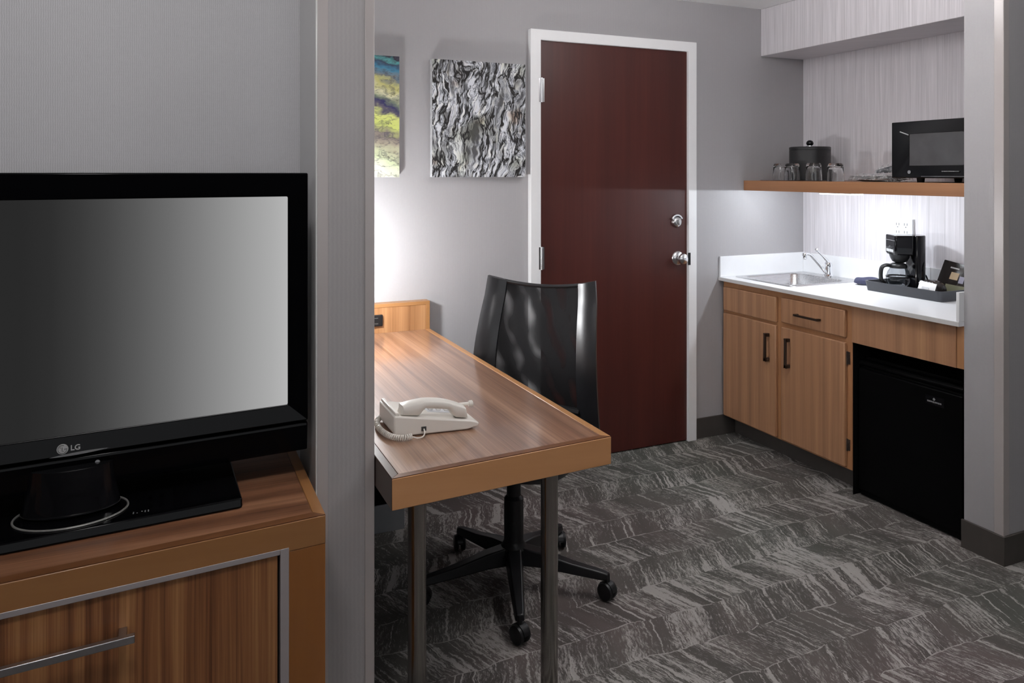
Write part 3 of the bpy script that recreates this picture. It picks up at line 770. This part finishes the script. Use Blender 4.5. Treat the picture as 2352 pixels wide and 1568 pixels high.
d1 = front('door', 2.888, 3.275, .112, .658)
dd = front('drawer', 2.470, 2.851, .680, .800)
d2 = front('door', 2.470, 2.851, .114, .658)
def pull(mb, y0, y1, z0, z1):
    """flat bar pull with two posts"""
    if z1-z0 > y1-y0:
        mb.box(XD-.028, XD-.020, y0, y1, z0, z1).box(XD-.028, XD, y0, y1, z0, z0+.016).box(XD-.028, XD, y0, y1, z1-.016, z1)
    else:
        mb.box(XD-.026, XD-.018, y0, y1, z0, z1).box(XD-.026, XD, y0, y0+.012, z0, z1).box(XD-.026, XD, y1-.012, y1, z0, z1)
    return mb
pull(MB(), 2.927, 2.940, .476, .612).build('handle', M['pull'], d1, .0015)
pull(MB(), 2.790, 2.803, .473, .612).build('handle', M['pull'], d2, .0015)
pull(MB(), 2.602, 2.748, .7295, .7385).build('handle', M['pull'], dd, .0012)
for z0, z1 in ((.560, .622), (.182, .238)):
    hm = MB().box(XF-.003, XF-.0005, 2.4535, 2.4690, z0+.004, z1-.004)
    hm.lathe([(.0035, z0+.002), (.0035, z1-.002)], (XF-.005, 2.4665, 0), 10)
    for q in (.3, .7): hm.lathe([(.003, 0), (.003, -.002)], (XF-.003, 2.458, z0+(z1-z0)*q), 8, 'x')
    hm.build('hinge', M['hinge'], kc, smooth=True)
ap = thing('fridge_apron', 'brown wood panel below the counter above the refrigerator', 'panel', (2.73, 2.18, .66))
box('face_board', M['cab'], (2.717, 2.735, 1.958, 2.4415, .664, .826), ap, .0015)
box('filler_strip', M['cab_frame'], (2.722, 2.740, 1.9285, 1.957, .664, .826), ap, .001)

# ------------------------------------------------------------------ countertop
ct = thing('countertop', 'white laminate countertop with backsplash around the sink', 'countertop', (3.0, 2.61, ZC))
SX0, SX1, SY0, SY1 = 2.806, 3.165, 2.885, 3.235
cx0 = 2.693
top_ = MB().box(cx0, SX0, 1.9285, YB-.001, .827, ZC).box(SX1, XK, 1.9285, YB-.001, .827, ZC).box(SX0, SX1, 1.9285, SY0, .827, ZC).box(SX0, SX1, SY1, YB-.001, .827, ZC)
top_.build('work_surface', M['white_lam'], ct)
box('front_edge', M['white_edge'], (cx0-.0015, cx0, 1.9285, YB-.001, .827, ZC-.0015), ct)
MB().box(cx0+.002, XK-.013, YB-.013, YB-.001, ZC, .955).build('side_backsplash', M['white_lam'], ct, .0015)
MB().box(XK-.0125, XK-.0005, 1.9285, YB-.001, ZC, .955).build('rear_backsplash', M['white_lam'], ct, .0015)
MB().box(cx0+.002, XK-.013, 1.9285, 1.941, ZC, .955).build('end_backsplash', M['white_lam'], ct, .0015)

# ------------------------------------------------------------------ sink and faucet
sk_ = thing('sink', 'square stainless steel sink set into the white counter', 'sink', (3.0, 3.06, ZC))
def rrect(x0, x1, y0, y1, r, z, n=6):
    p = []
    for cx, cy, a in ((x1-r, y1-r, 0), (x0+r, y1-r, 90), (x0+r, y0+r, 180), (x1-r, y0+r, 270)):
        for k in range(n+1):
            th = math.radians(a+90*k/n); p.append((cx+r*math.cos(th), cy+r*math.sin(th), z))
    return p
rings = [rrect(2.770, 3.262, 2.850, 3.272, .030, ZC+.0005), rrect(2.772, 3.260, 2.852, 3.270, .030, ZC+.004), rrect(2.800, 3.175, 2.880, 3.242, .045, ZC+.0045),
         rrect(2.808, 3.162, 2.888, 3.232, .045, ZC-.002), rrect(2.816, 3.154, 2.896, 3.224, .045, ZC-.12), rrect(2.840, 3.130, 2.92, 3.20, .035, ZC-.145), rrect(2.975, 2.995, 3.05, 3.07, .008, ZC-.15)]
MB().loft(rings, True, False).build('basin', M['steel'], sk_, smooth=True, angle=1.2)
MB().lathe([(.001, -.147), (.035, -.147), (.038, -.144), (.040, -.1475)], (2.985, 3.06, ZC), 24).build('drain', M['chrome'], sk_, smooth=True)
fa = thing('faucet', 'chrome single-lever faucet at the back of the sink', 'faucet', (3.218, 3.045, ZC+.0045))
fx, fy, fz = 3.218, 3.045, ZC+.0045
MB().lathe([(.030, 0), (.030, .006), (.022, .012), (.020, .05), (.022, .062), (.018, .074), (.001, .078)], (fx, fy, fz), 24).build('body', M['chrome'], fa, smooth=True)
sp = [(fx-.010, fy, fz+.016), (fx-.06, fy, fz+.062), (fx-.115, fy, fz+.112), (fx-.130, fy, fz+.123), (fx-.145, fy, fz+.127), (fx-.168, fy, fz+.127)]
so = MB().tube(sp, [.0095, .0085, .008, .008, .008, .0085], 12).build('spout', M['chrome'], fa, smooth=True)
MB().lathe([(.011, -.020), (.0125, -.016), (.0125, .008), (.010, .012)], (fx-.168, fy, fz+.120), 16).build('aerator', M['chrome'], so, smooth=True)
MB().tube([(fx, fy, fz+.072), (fx-.012, fy, fz+.088), (fx-.045, fy, fz+.115), (fx-.078, fy, fz+.140)], [.012, .008, .005, .005], 10).lathe([(.001, -.011), (.008, -.008), (.011, 0), (.008, .008), (.001, .011)], (fx-.082, fy, fz+.145), 16).build('lever', M['chrome'], fa, smooth=True)

# ------------------------------------------------------------------ shelf and light
box_sh = MB().box(2.864, XK-.0005, 1.9285, YB-.0005, 1.307, 1.361).build('wall_shelf', M['shelf'], None, .002, loc=(3.08, 2.6, 1.307))
tag(box_sh, 'thick brown wood shelf holding the microwave above the counter', 'shelf')
lf = thing('under_shelf_light', 'glowing white light strip fixed under the wooden shelf', 'light', (2.945, 2.71, 1.307))
box('diffuser', M['lamp'], (2.905, 2.985, 2.615, 2.805, 1.2985, 1.3035), lf, .001)
box('housing', M['outlet'], (2.900, 2.990, 2.610, 2.810, 1.3035, 1.3068), lf)

# ------------------------------------------------------------------ refrigerator
fg = thing('mini_fridge', 'black compact refrigerator under the counter', 'refrigerator', (3.0, 2.185, 0))
FX = 2.742
box('cabinet_body', M['fridge'], (FX+.045, 3.27, 1.948, 2.4275, .012, .600), fg, .004)
fdn = MB().prism([(FX, .030), (FX, .552), (FX+.014, .556), (FX+.014, .566), (FX+.002, .570), (FX+.002, .580), (FX+.010, .588), (FX+.040, .590), (FX+.040, .030)], 'y', 1.950, 2.426)
fd = fdn.build('door', M['fridge'], fg, .003)
box('kick_plate', M['fridge'], (FX+.012, FX+.044, 1.950, 2.426, .004, .028), fg, .001)
em = MB().prism([(2.0665+.006*math.cos(a), .5135+.0065*math.sin(a)) for a in [2*PI*q/4+PI/2 for q in range(4)]], 'x', FX-.0012, FX)
for q in range(8):
    y = 2.0960-q*.0078; em.box(FX-.0012, FX, y-.0062, y, .499+(q % 3)*.0004, .5052)
em.build('emblem', M['logo_dim'], fd)
box('emblem_plate', M['gloss_black'], (FX-.0004, FX, 2.024, 2.104, .490, .526), fd)

# ------------------------------------------------------------------ microwave
mw = thing('microwave', 'black microwave oven on the wooden shelf', 'microwave', (3.06, 2.16, 1.3615))
MX = 2.892
box('casing', M['satin_black'], (MX+.02, 3.22, 1.940, 2.380, 1.382, 1.622), mw, .006)
fm = MB(); ring_rect(fm, 2.035, 2.385, 1.380, 1.622, 2.058, 2.302, 1.435, 1.567, MX, MX+.012, MX+.03)
md = swap_xy(fm).build('door', M['gloss_black'], mw, .004)
box('window', M['mw_glass'], (MX+.0125, MX+.016, 2.055, 2.305, 1.432, 1.570), md)
box('control_panel', M['satin_black'], (MX+.001, MX+.025, 1.940, 2.034, 1.380, 1.622), mw, .004)
MB().lathe([(.0075, -.001), (.0075, .002)], (MX+.001, 2.298, 1.4055), 16, 'x').build('round_emblem', M['logo_dim'], md, smooth=True)
tb = MB()
for q in range(9):
    y = 2.146-q*.0085; tb.box(MX-.0006, MX+.004, y-.0070, y, 1.4065, 1.4098)
tb.build('lettering_strip', M['logo_dim'], md)
MB().box(MX-.0006, MX+.004, 1.945, 2.24, 1.3865, 1.3885).build('trim_line', M['logo_dim'], mw)
MB().tube([(MX+.004, 2.345, 1.580), (MX+.0065, 2.306, 1.565)], .0022, 6).build('edge_glint', M['logo'], md)
for y in (2.28, 1.99):
    for x in (MX+.05, 3.18): MB().lathe([(.014, 0), (.017, .0205)], (x, y, 1.3615), 16).build('foot', M['matte_black'], mw, smooth=True)

# ------------------------------------------------------------------ things on the shelf
tr = MB().loft([rrect(2.915, 3.235, 2.835, 3.235, .02, 1.3616), rrect(2.912, 3.238, 2.832, 3.238, .02, 1.3640), rrect(2.917, 3.233, 2.837, 3.233, .02, 1.3643), rrect(2.918, 3.232, 2.838, 3.232, .02, 1.3632)])
tag(tr.build('serving_tray', M['acrylic'], None, smooth=True, loc=(3.075, 3.03, 1.3615)), 'thin clear tray under the ice bucket and glasses', 'tray')
ib = thing('ice_bucket', 'black cylindrical ice bucket with a ball knob on the shelf', 'ice bucket', (3.117, 3.075, 1.3645))
MB().lathe([(.100, 0), (.104, .003), (.104, .158), (.102, .160)], (3.117, 3.075, 1.3645), 48).build('bucket_body', M['bucket'], ib, smooth=True)
lid = MB().lathe([(.1045, .1605), (.1045, .173), (.100, .176), (.001, .176)], (3.117, 3.075, 1.3645), 48).build('lid', M['bucket'], ib, smooth=True)
kn = MB().lathe([(.010, .176), (.010, .181), (.013, .184), (.0185, .192), (.0185, .198), (.015, .206), (.009, .2105), (.001, .212)], (3.117, 3.075, 1.3645), 24).build('knob', M['gloss_black'], lid, smooth=True)
MB().lathe([(.0175, .1762), (.0165, .183), (.0125, .186)], (3.117, 3.075, 1.3645), 24).build('knob_collar', M['chrome'], lid, smooth=True)

def glass_proto(loc, label):
    g = thing('drinking_glass', label, 'glass', loc, 'upturned drinking glasses on the shelf')
    x, y, z = loc
    MB().lathe([(.0375, 0), (.0395, 0), (.0395, .003), (.0388, .030), (.0370, .068), (.035, .080), (.030, .087), (.001, .088), (.001, .072), (.027, .071), (.0335, .064), (.0355, .030), (.0372, .003), (.0375, 0)], loc, 36, cap=False).build('tumbler', M['glass'], g, smooth=True, angle=.9)
    return g
g0 = glass_proto((2.985, 3.150, 1.3645), 'leftmost upturned clear tumbler of the row beside the ice bucket')
for loc, lab in (((2.965, 3.045, 1.3645), 'second upturned clear tumbler from the left, in front of the ice bucket'),
                 ((2.950, 2.885, 1.3645), 'third upturned clear tumbler from the left, at the right edge of the ice bucket'),
                 ((2.955, 2.752, 1.3615), 'rightmost upturned clear tumbler, standing off the tray near the wrapped plates')):
    c = g0.copy(); COL.objects.link(c); c.location = loc; c['label'] = lab
    for k_ in g0.children:
        d = k_.copy(); COL.objects.link(d); d.parent = c

pl = thing('plate_stack', 'white plates wrapped in clear plastic on the shelf', 'plates', (3.04, 2.60, 1.3615))
for q in range(3):
    z = 1.3618+q*.0075
    MB().lathe([(.001, .001), (.075, .001), (.10, .006), (.128, .011), (.130, .0125), (.10, .0085), (.07, .004), (.001, .004)], (3.040, 2.572, z), 40).build('plate', M['plate'], pl, smooth=True, angle=1.2)
wr = random.Random(3)
MB().grid(lambda u, v: (3.040+(.140*v+.004)*math.cos(2*PI*u)*(1+.03*math.sin(11*u)), 2.572+(.140*v+.004)*math.sin(2*PI*u), 1.3955+.006*math.sin(17*u*2*PI/6.28+5*v)*v-(.030*max(0, v-.86)/.14)), 40, 10).build('plastic_wrap', M['wrap'], pl, smooth=True, angle=3)
cp = thing('wrapped_cutlery', 'crumpled clear plastic bundle with dark pieces on top of the plates', 'cutlery', (3.06, 2.545, 1.4005))
def crump(u, v):
    a = 2*PI*u; r = .055*math.sin(PI*v*.5+.05)*(1+.25*math.sin(5*a+1)*v+.12*math.sin(11*a)); 
    return (3.06+r*.9*math.cos(a), 2.525+r*1.2*math.sin(a), 1.402+.034*(math.cos(PI*v*.5)*(1+.35*math.sin(3*a+2)))+.003*math.sin(9*a))
MB().grid(crump, 36, 8).build('wrapper', M['wrap'], cp, smooth=True, angle=.4)
MB().tube([(3.03, 2.58, 1.408), (3.05, 2.51, 1.424), (3.08, 2.47, 1.410)], [.008, .011, .005], 8).tube([(3.07, 2.57, 1.407), (3.09, 2.49, 1.415)], .006, 8).build('cutlery_handles', M['tray'], cp, smooth=True)

# ------------------------------------------------------------------ things on the counter
ty = thing('coffee_tray', 'dark grey rectangular tray under the coffee maker', 'tray', (3.15, 2.445, ZC))
o0 = rrect(3.030, 3.275, 2.252, 2.640, .018, ZC); o1 = rrect(3.022, 3.279, 2.244, 2.648, .022, ZC+.046)
i1 = rrect(3.029, 3.272, 2.251, 2.641, .020, ZC+.046); i0 = rrect(3.037, 3.268, 2.259, 2.633, .016, ZC+.005)
MB().loft([o0, o1, i1, i0]).build('tray_shell', M['tray'], ty, smooth=True, angle=.8)

cmx, cmy, cmz = 3.150, 2.510, ZC+.0055
th = math.radians(152.2)
cm = thing('coffee_maker', 'black drip coffee maker standing on the dark tray', 'coffee maker', (cmx, cmy, cmz), rotz=th)
# local axes: +x front, y side
def dshape(x0, x1, w, r, z, n=8):
    """rounded plan, rounder at the back"""
    p = []
    for cx, cy, rr, a in ((x1-.012, w-.012, .012, 0), (x0+r, w-r, r, 90), (x0+r, -w+r, r, 180), (x1-.012, -w+.012, .012, 270)):
        for k_ in range(n+1):
            t_ = math.radians(a+90*k_/n); p.append((cx+rr*math.cos(t_), cy+rr*math.sin(t_), z))
    return p
MB().loft([dshape(-.072, -.012, .056, .045, 0), dshape(-.072, -.012, .056, .045, .258), dshape(-.070, -.014, .054, .044, .262)]).build('water_tank', M['gloss_black'], cm, smooth=True, angle=.7)
MB().loft([dshape(-.012, .076, .052, .02, .172), dshape(-.012, .080, .055, .02, .180), dshape(-.012, .080, .055, .02, .258), dshape(-.012, .078, .053, .02, .262)]).build('brew_head', M['gloss_black'], cm, smooth=True, angle=.7)
MB().loft([dshape(-.012, .086, .055, .03, 0), dshape(-.012, .088, .056, .03, .012), dshape(-.012, .084, .053, .03, .018)]).build('warming_base', M['gloss_black'], cm, smooth=True, angle=.7)
MB().lathe([(.046, .173), (.040, .155), (.032, .140), (.020, .1335)], (.036, 0, 0), 24).build('filter_basket', M['satin_black'], cm, smooth=True)
ls = MB()
for q in range(6): ls.box(.0802, .0812, -.036+q*.0125, -.0255+q*.0125, .184, .1965)
ls.build('logo_strip', M['logo'], cm)
MB().box(.0798, .0806, -.052, .052, .2375, .2395).build('accent_line', M['logo_dim'], cm)
cord = [Vector(p) for p in ((-.070, .0, .07), (-.088, -.014, .072), (-.100, -.022, .050), (-.104, -.026, .020))]
MB().tube([cat(cord, q/20) for q in range(21)], .0035, 8).build('power_cord', M['matte_black'], cm, smooth=True)
cf = thing('coffee_carafe', 'small glass coffee carafe with black handle on the coffee maker', 'carafe', (cmx+.042*math.cos(th), cmy+.042*math.sin(th), cmz+.0185), rotz=th)
MB().lathe([(.001, 0), (.034, 0), (.044, .006), (.053, .028), (.053, .050), (.046, .072), (.037, .086), (.035, .094), (.033, .094), (.035, .085), (.044, .071), (.0505, .050), (.0505, .029), (.042, .009), (.033, .003), (.001, .003)], (0, 0, 0), 36, cap=False).build('jug', M['carafe_glass'], cf, smooth=True, angle=1.2)
MB().lathe([(.038, .090), (.0385, .100), (.034, .108), (.024, .113), (.001, .114)], (0, 0, 0), 32).build('lid', M['satin_black'], cf, smooth=True)
hd = [(.034, 0, .100), (.056, 0, .102), (.074, 0, .092), (.080, 0, .064), (.077, 0, .034), (.060, 0, .022)]
hd = [Vector(p) for p in hd]
MB().tube([cat(hd, q/24) for q in range(25)], .0085, 8).map(lambda p: (p.x, p.y*1.5, p.z)).build('handle', M['satin_black'], cf, smooth=True)
MB().lathe([(.0535, .046), (.0535, .053), (.0525, .0535)], (0, 0, 0), 32, cap=False).build('band', M['satin_black'], cf, smooth=True)

bgx = thing('coffee_bag', 'dark foil coffee packet with tan and olive labels leaning on the wall', 'packet', (3.235, 2.285, ZC+.006))
B0, B1 = Vector((3.218, 2.432, ZC+.0065)), Vector((3.205, 2.264, ZC+.0065))
def bag(u, v, off=0.0):
    p = B0.lerp(B1, 1-(1-u)*(1-.12*v))
    pf = .012*math.sin(PI*u)*math.sin(PI*min(1, v*1.05))
    return Vector((p.x+.055*v-pf-off, p.y, p.z+.150*v-.020*u*v))
bmh = MB()
bmh.grid(lambda u, v: bag(u, v), 12, 12).grid(lambda u, v: bag(u, v)+Vector((.004+.016*math.sin(PI*u)*math.sin(PI*v), 0, 0)), 12, 12)
bmh.build('pouch', M['bag'], bgx, smooth=True, angle=2)
def patch(name, mat, u0, u1, v0, v1):
    MB().grid(lambda u, v: bag(u0+(u1-u0)*u, v0+(v1-v0)*v, .0012), 4, 3).build(name, mat, bgx, smooth=True, angle=2)
patch('tan_label', M['tan'], .40, .66, .50, .72)
patch('olive_label', M['olive'], .34, .92, .10, .34)
patch('pale_emblem', M['mauve'], .70, .84, .42, .64)
patch('foil_glint', M['logo'], .30, .60, .82, .86)
sgp = thing('sugar_packet', 'white paper sugar packet leaning on the front rim of the tray', 'packet', (3.045, 2.355, ZC+.03))
def spk(u, v): return Vector((3.032+.016*v, 2.366-.082*u, ZC+.047+.036*v-.006*u-.004+.003*math.sin(PI*u)*0))
MB().grid(lambda u, v: spk(u, v)+Vector((-.003*math.sin(PI*u)*math.sin(PI*v), 0, 0)), 8, 6).grid(lambda u, v: spk(u, v)+Vector((.004*math.sin(PI*u)*math.sin(PI*v)+.0008, 0, 0)), 8, 6).build('paper_sleeve', M['paper'], sgp, smooth=True, angle=2)
MB().grid(lambda u, v: spk(.25+.4*u, .18+.25*v)+Vector((-.0042, 0, 0)), 4, 2).build('faint_print', M['canvas_edge'], sgp)
cdp = thing('condiment_pouch', 'crinkled black condiment pouch between the sugar packet and the coffee maker', 'pouch', (3.10, 2.345, ZC+.006))
def cpf(u, v):
    a = 2*PI*u; s = math.sin(PI*v); r = .048*s**.6*(1+.10*math.sin(4*a+2*v)+.05*math.sin(9*a))
    return (3.105+.7*r*math.cos(a), 2.345+1.15*r*math.sin(a), ZC+.0065+.074*(1-math.cos(PI*v))/2+.004*math.sin(6*a)*s)
MB().grid(cpf, 32, 12).build('pouch_body', M['bag'], cdp, smooth=True, angle=.5)
MB().grid(lambda u, v: (3.062+.012*v, 2.385-.035*u, ZC+.064+.010*v+.003*math.sin(7*u)), 6, 2).build('foil_flap', M['plate'], cdp, smooth=True)

tw = MB()
def roll(u, v):
    a = 2*PI*v; y = 2.665+.135*u; f = 1-.35*(abs(2*u-1)**6)
    return (3.165+.012*math.sin(5*u)+.036*f*math.cos(a), y, ZC+.002+.019*f*(1+math.sin(a))+.003*math.sin(a*3+8*u))
def fold(u, v):
    x = 3.10+.10*v; y = 2.66+.14*u
    return (x, y, ZC+.002+.018*math.sin(PI*min(1, v*1.0))+.010*math.sin(PI*u)*v)
tw.grid(roll, 20, 20)
o = tw.build('hand_towel', M['towel'], None, smooth=True, angle=2, loc=(3.165, 2.73, ZC))
tag(o, 'rolled slate blue cloth on the counter between sink and coffee tray', 'towel')

kw = thing('wall_outlet', 'white double outlet on the kitchen wall above the coffee maker', 'outlet', (XK, 2.65, 1.14))
box('cover_plate', M['outlet'], (XK-.006, XK-.0005, 2.585, 2.712, 1.085, 1.178), kw, .002)
for y in (2.676, 2.630):
    for z in (1.150, 1.112):
        for a_, b_, c_, d_ in ((-.009, -.006, -.006, .006), (.006, .009, -.006, .006), (-.0025, .0025, -.016, -.011)):
            box('socket_slot', M['logo_dim'], (XK-.0068, XK-.0055, y+a_, y+b_, z+c_, z+d_), kw)
MB().tube([(XK-.010, 2.590, 1.176), (XK-.012, 2.588, 1.10), (XK-.016, 2.570, .96), (XK-.02, 2.52, .87)], .003, 8).build('cord', M['cord_grey'], kw, smooth=True)

# ------------------------------------------------------------------ lights
def light(kind, name, loc, power, col=(1, 1, 1), size=.1, rot=(0, 0, 0), **kw):
    d = bpy.data.lights.new(name, kind); d.energy = power; d.color = col
    if kind == 'AREA':
        d.shape = 'RECTANGLE'; d.size = size if isinstance(size, float) else size[0]; d.size_y = size if isinstance(size, float) else size[1]
    else: d.shadow_soft_size = size
    for k_, v_ in kw.items(): setattr(d, k_, v_)
    o = bpy.data.objects.new(name, d); COL.objects.link(o); o.location = loc; o.rotation_euler = rot
    return o
light('POINT', 'ceiling_lamp_light', (1.80, 1.08, 2.19), 5, (1, .975, .98), .10)
light('POINT', 'kitchen_fill_light', (2.0, 2.25, 2.17), 7.6, (1, .975, .98), .10)  # unseen fill, added to brighten the soffit and upper kitchen wall
light('POINT', 'entry_lamp_light', (-.08, .78, 2.20), 20, (1, .975, .98), .12)
light('AREA', 'bounce_fill_light', (1.75, 1.5, 1.95), 24, (1, .98, .98), .5, (PI, 0, 0))  # unseen upward light, added to bounce off the ceiling
light('AREA', 'rear_fill_light', (.6, -2.55, 1.55), 15, (.95, .97, 1.0), (2.4, 1.3), (PI/2, 0, 0))  # unseen soft fill added behind the camera; no window there
light('POINT', 'under_shelf_point_light', (2.945, 2.71, 1.2975), 2.7, (.86, .93, 1.0), .0006)
light('POINT', 'under_shelf_point_light', (2.945, 3.06, 1.3055), 2.5, (.86, .93, 1.0), .0006)  # unseen extra source without fixture, added to even out the wall light
light('POINT', 'under_shelf_point_light', (2.945, 2.34, 1.3055), 2.1, (.86, .93, 1.0), .0006)  # another added source without fixture, spreads light along the counter
light('AREA', 'under_shelf_panel', (2.945, 2.71, 1.2970), 2.0, (.86, .93, 1.0), (.07, .18))
light('POINT', 'desk_lamp_bulb', (.62, 2.96, 1.045), 22.0, (.97, .985, 1), .035)

W = bpy.data.worlds.new('world'); SC.world = W; W.use_nodes = True
W.node_tree.nodes['Background'].inputs[0].default_value = (.5, .5, .52, 1)
W.node_tree.nodes['Background'].inputs[1].default_value = .2

# ------------------------------------------------------------------ camera
cam = bpy.data.cameras.new('camera'); co = bpy.data.objects.new('camera', cam); COL.objects.link(co)
cam.sensor_width = 36.0; cam.lens = 1760/2352*36.0; cam.shift_x = 0.0; cam.shift_y = -(784-398)/2352
co.location = (0, 0, 1.40)
co.rotation_euler = (PI/2, 0, -math.radians(24.1465))
SC.camera = co
SC.view_settings.view_transform = 'Standard'
SC.view_settings.look = 'None'
SC.view_settings.exposure = 0.0
SC.cycles.use_denoising = True
SC.cycles.use_light_tree = False
SC.cycles.max_bounces = 10
SC.cycles.transparent_max_bounces = 16
SC.cycles.sample_clamp_indirect = 6.0
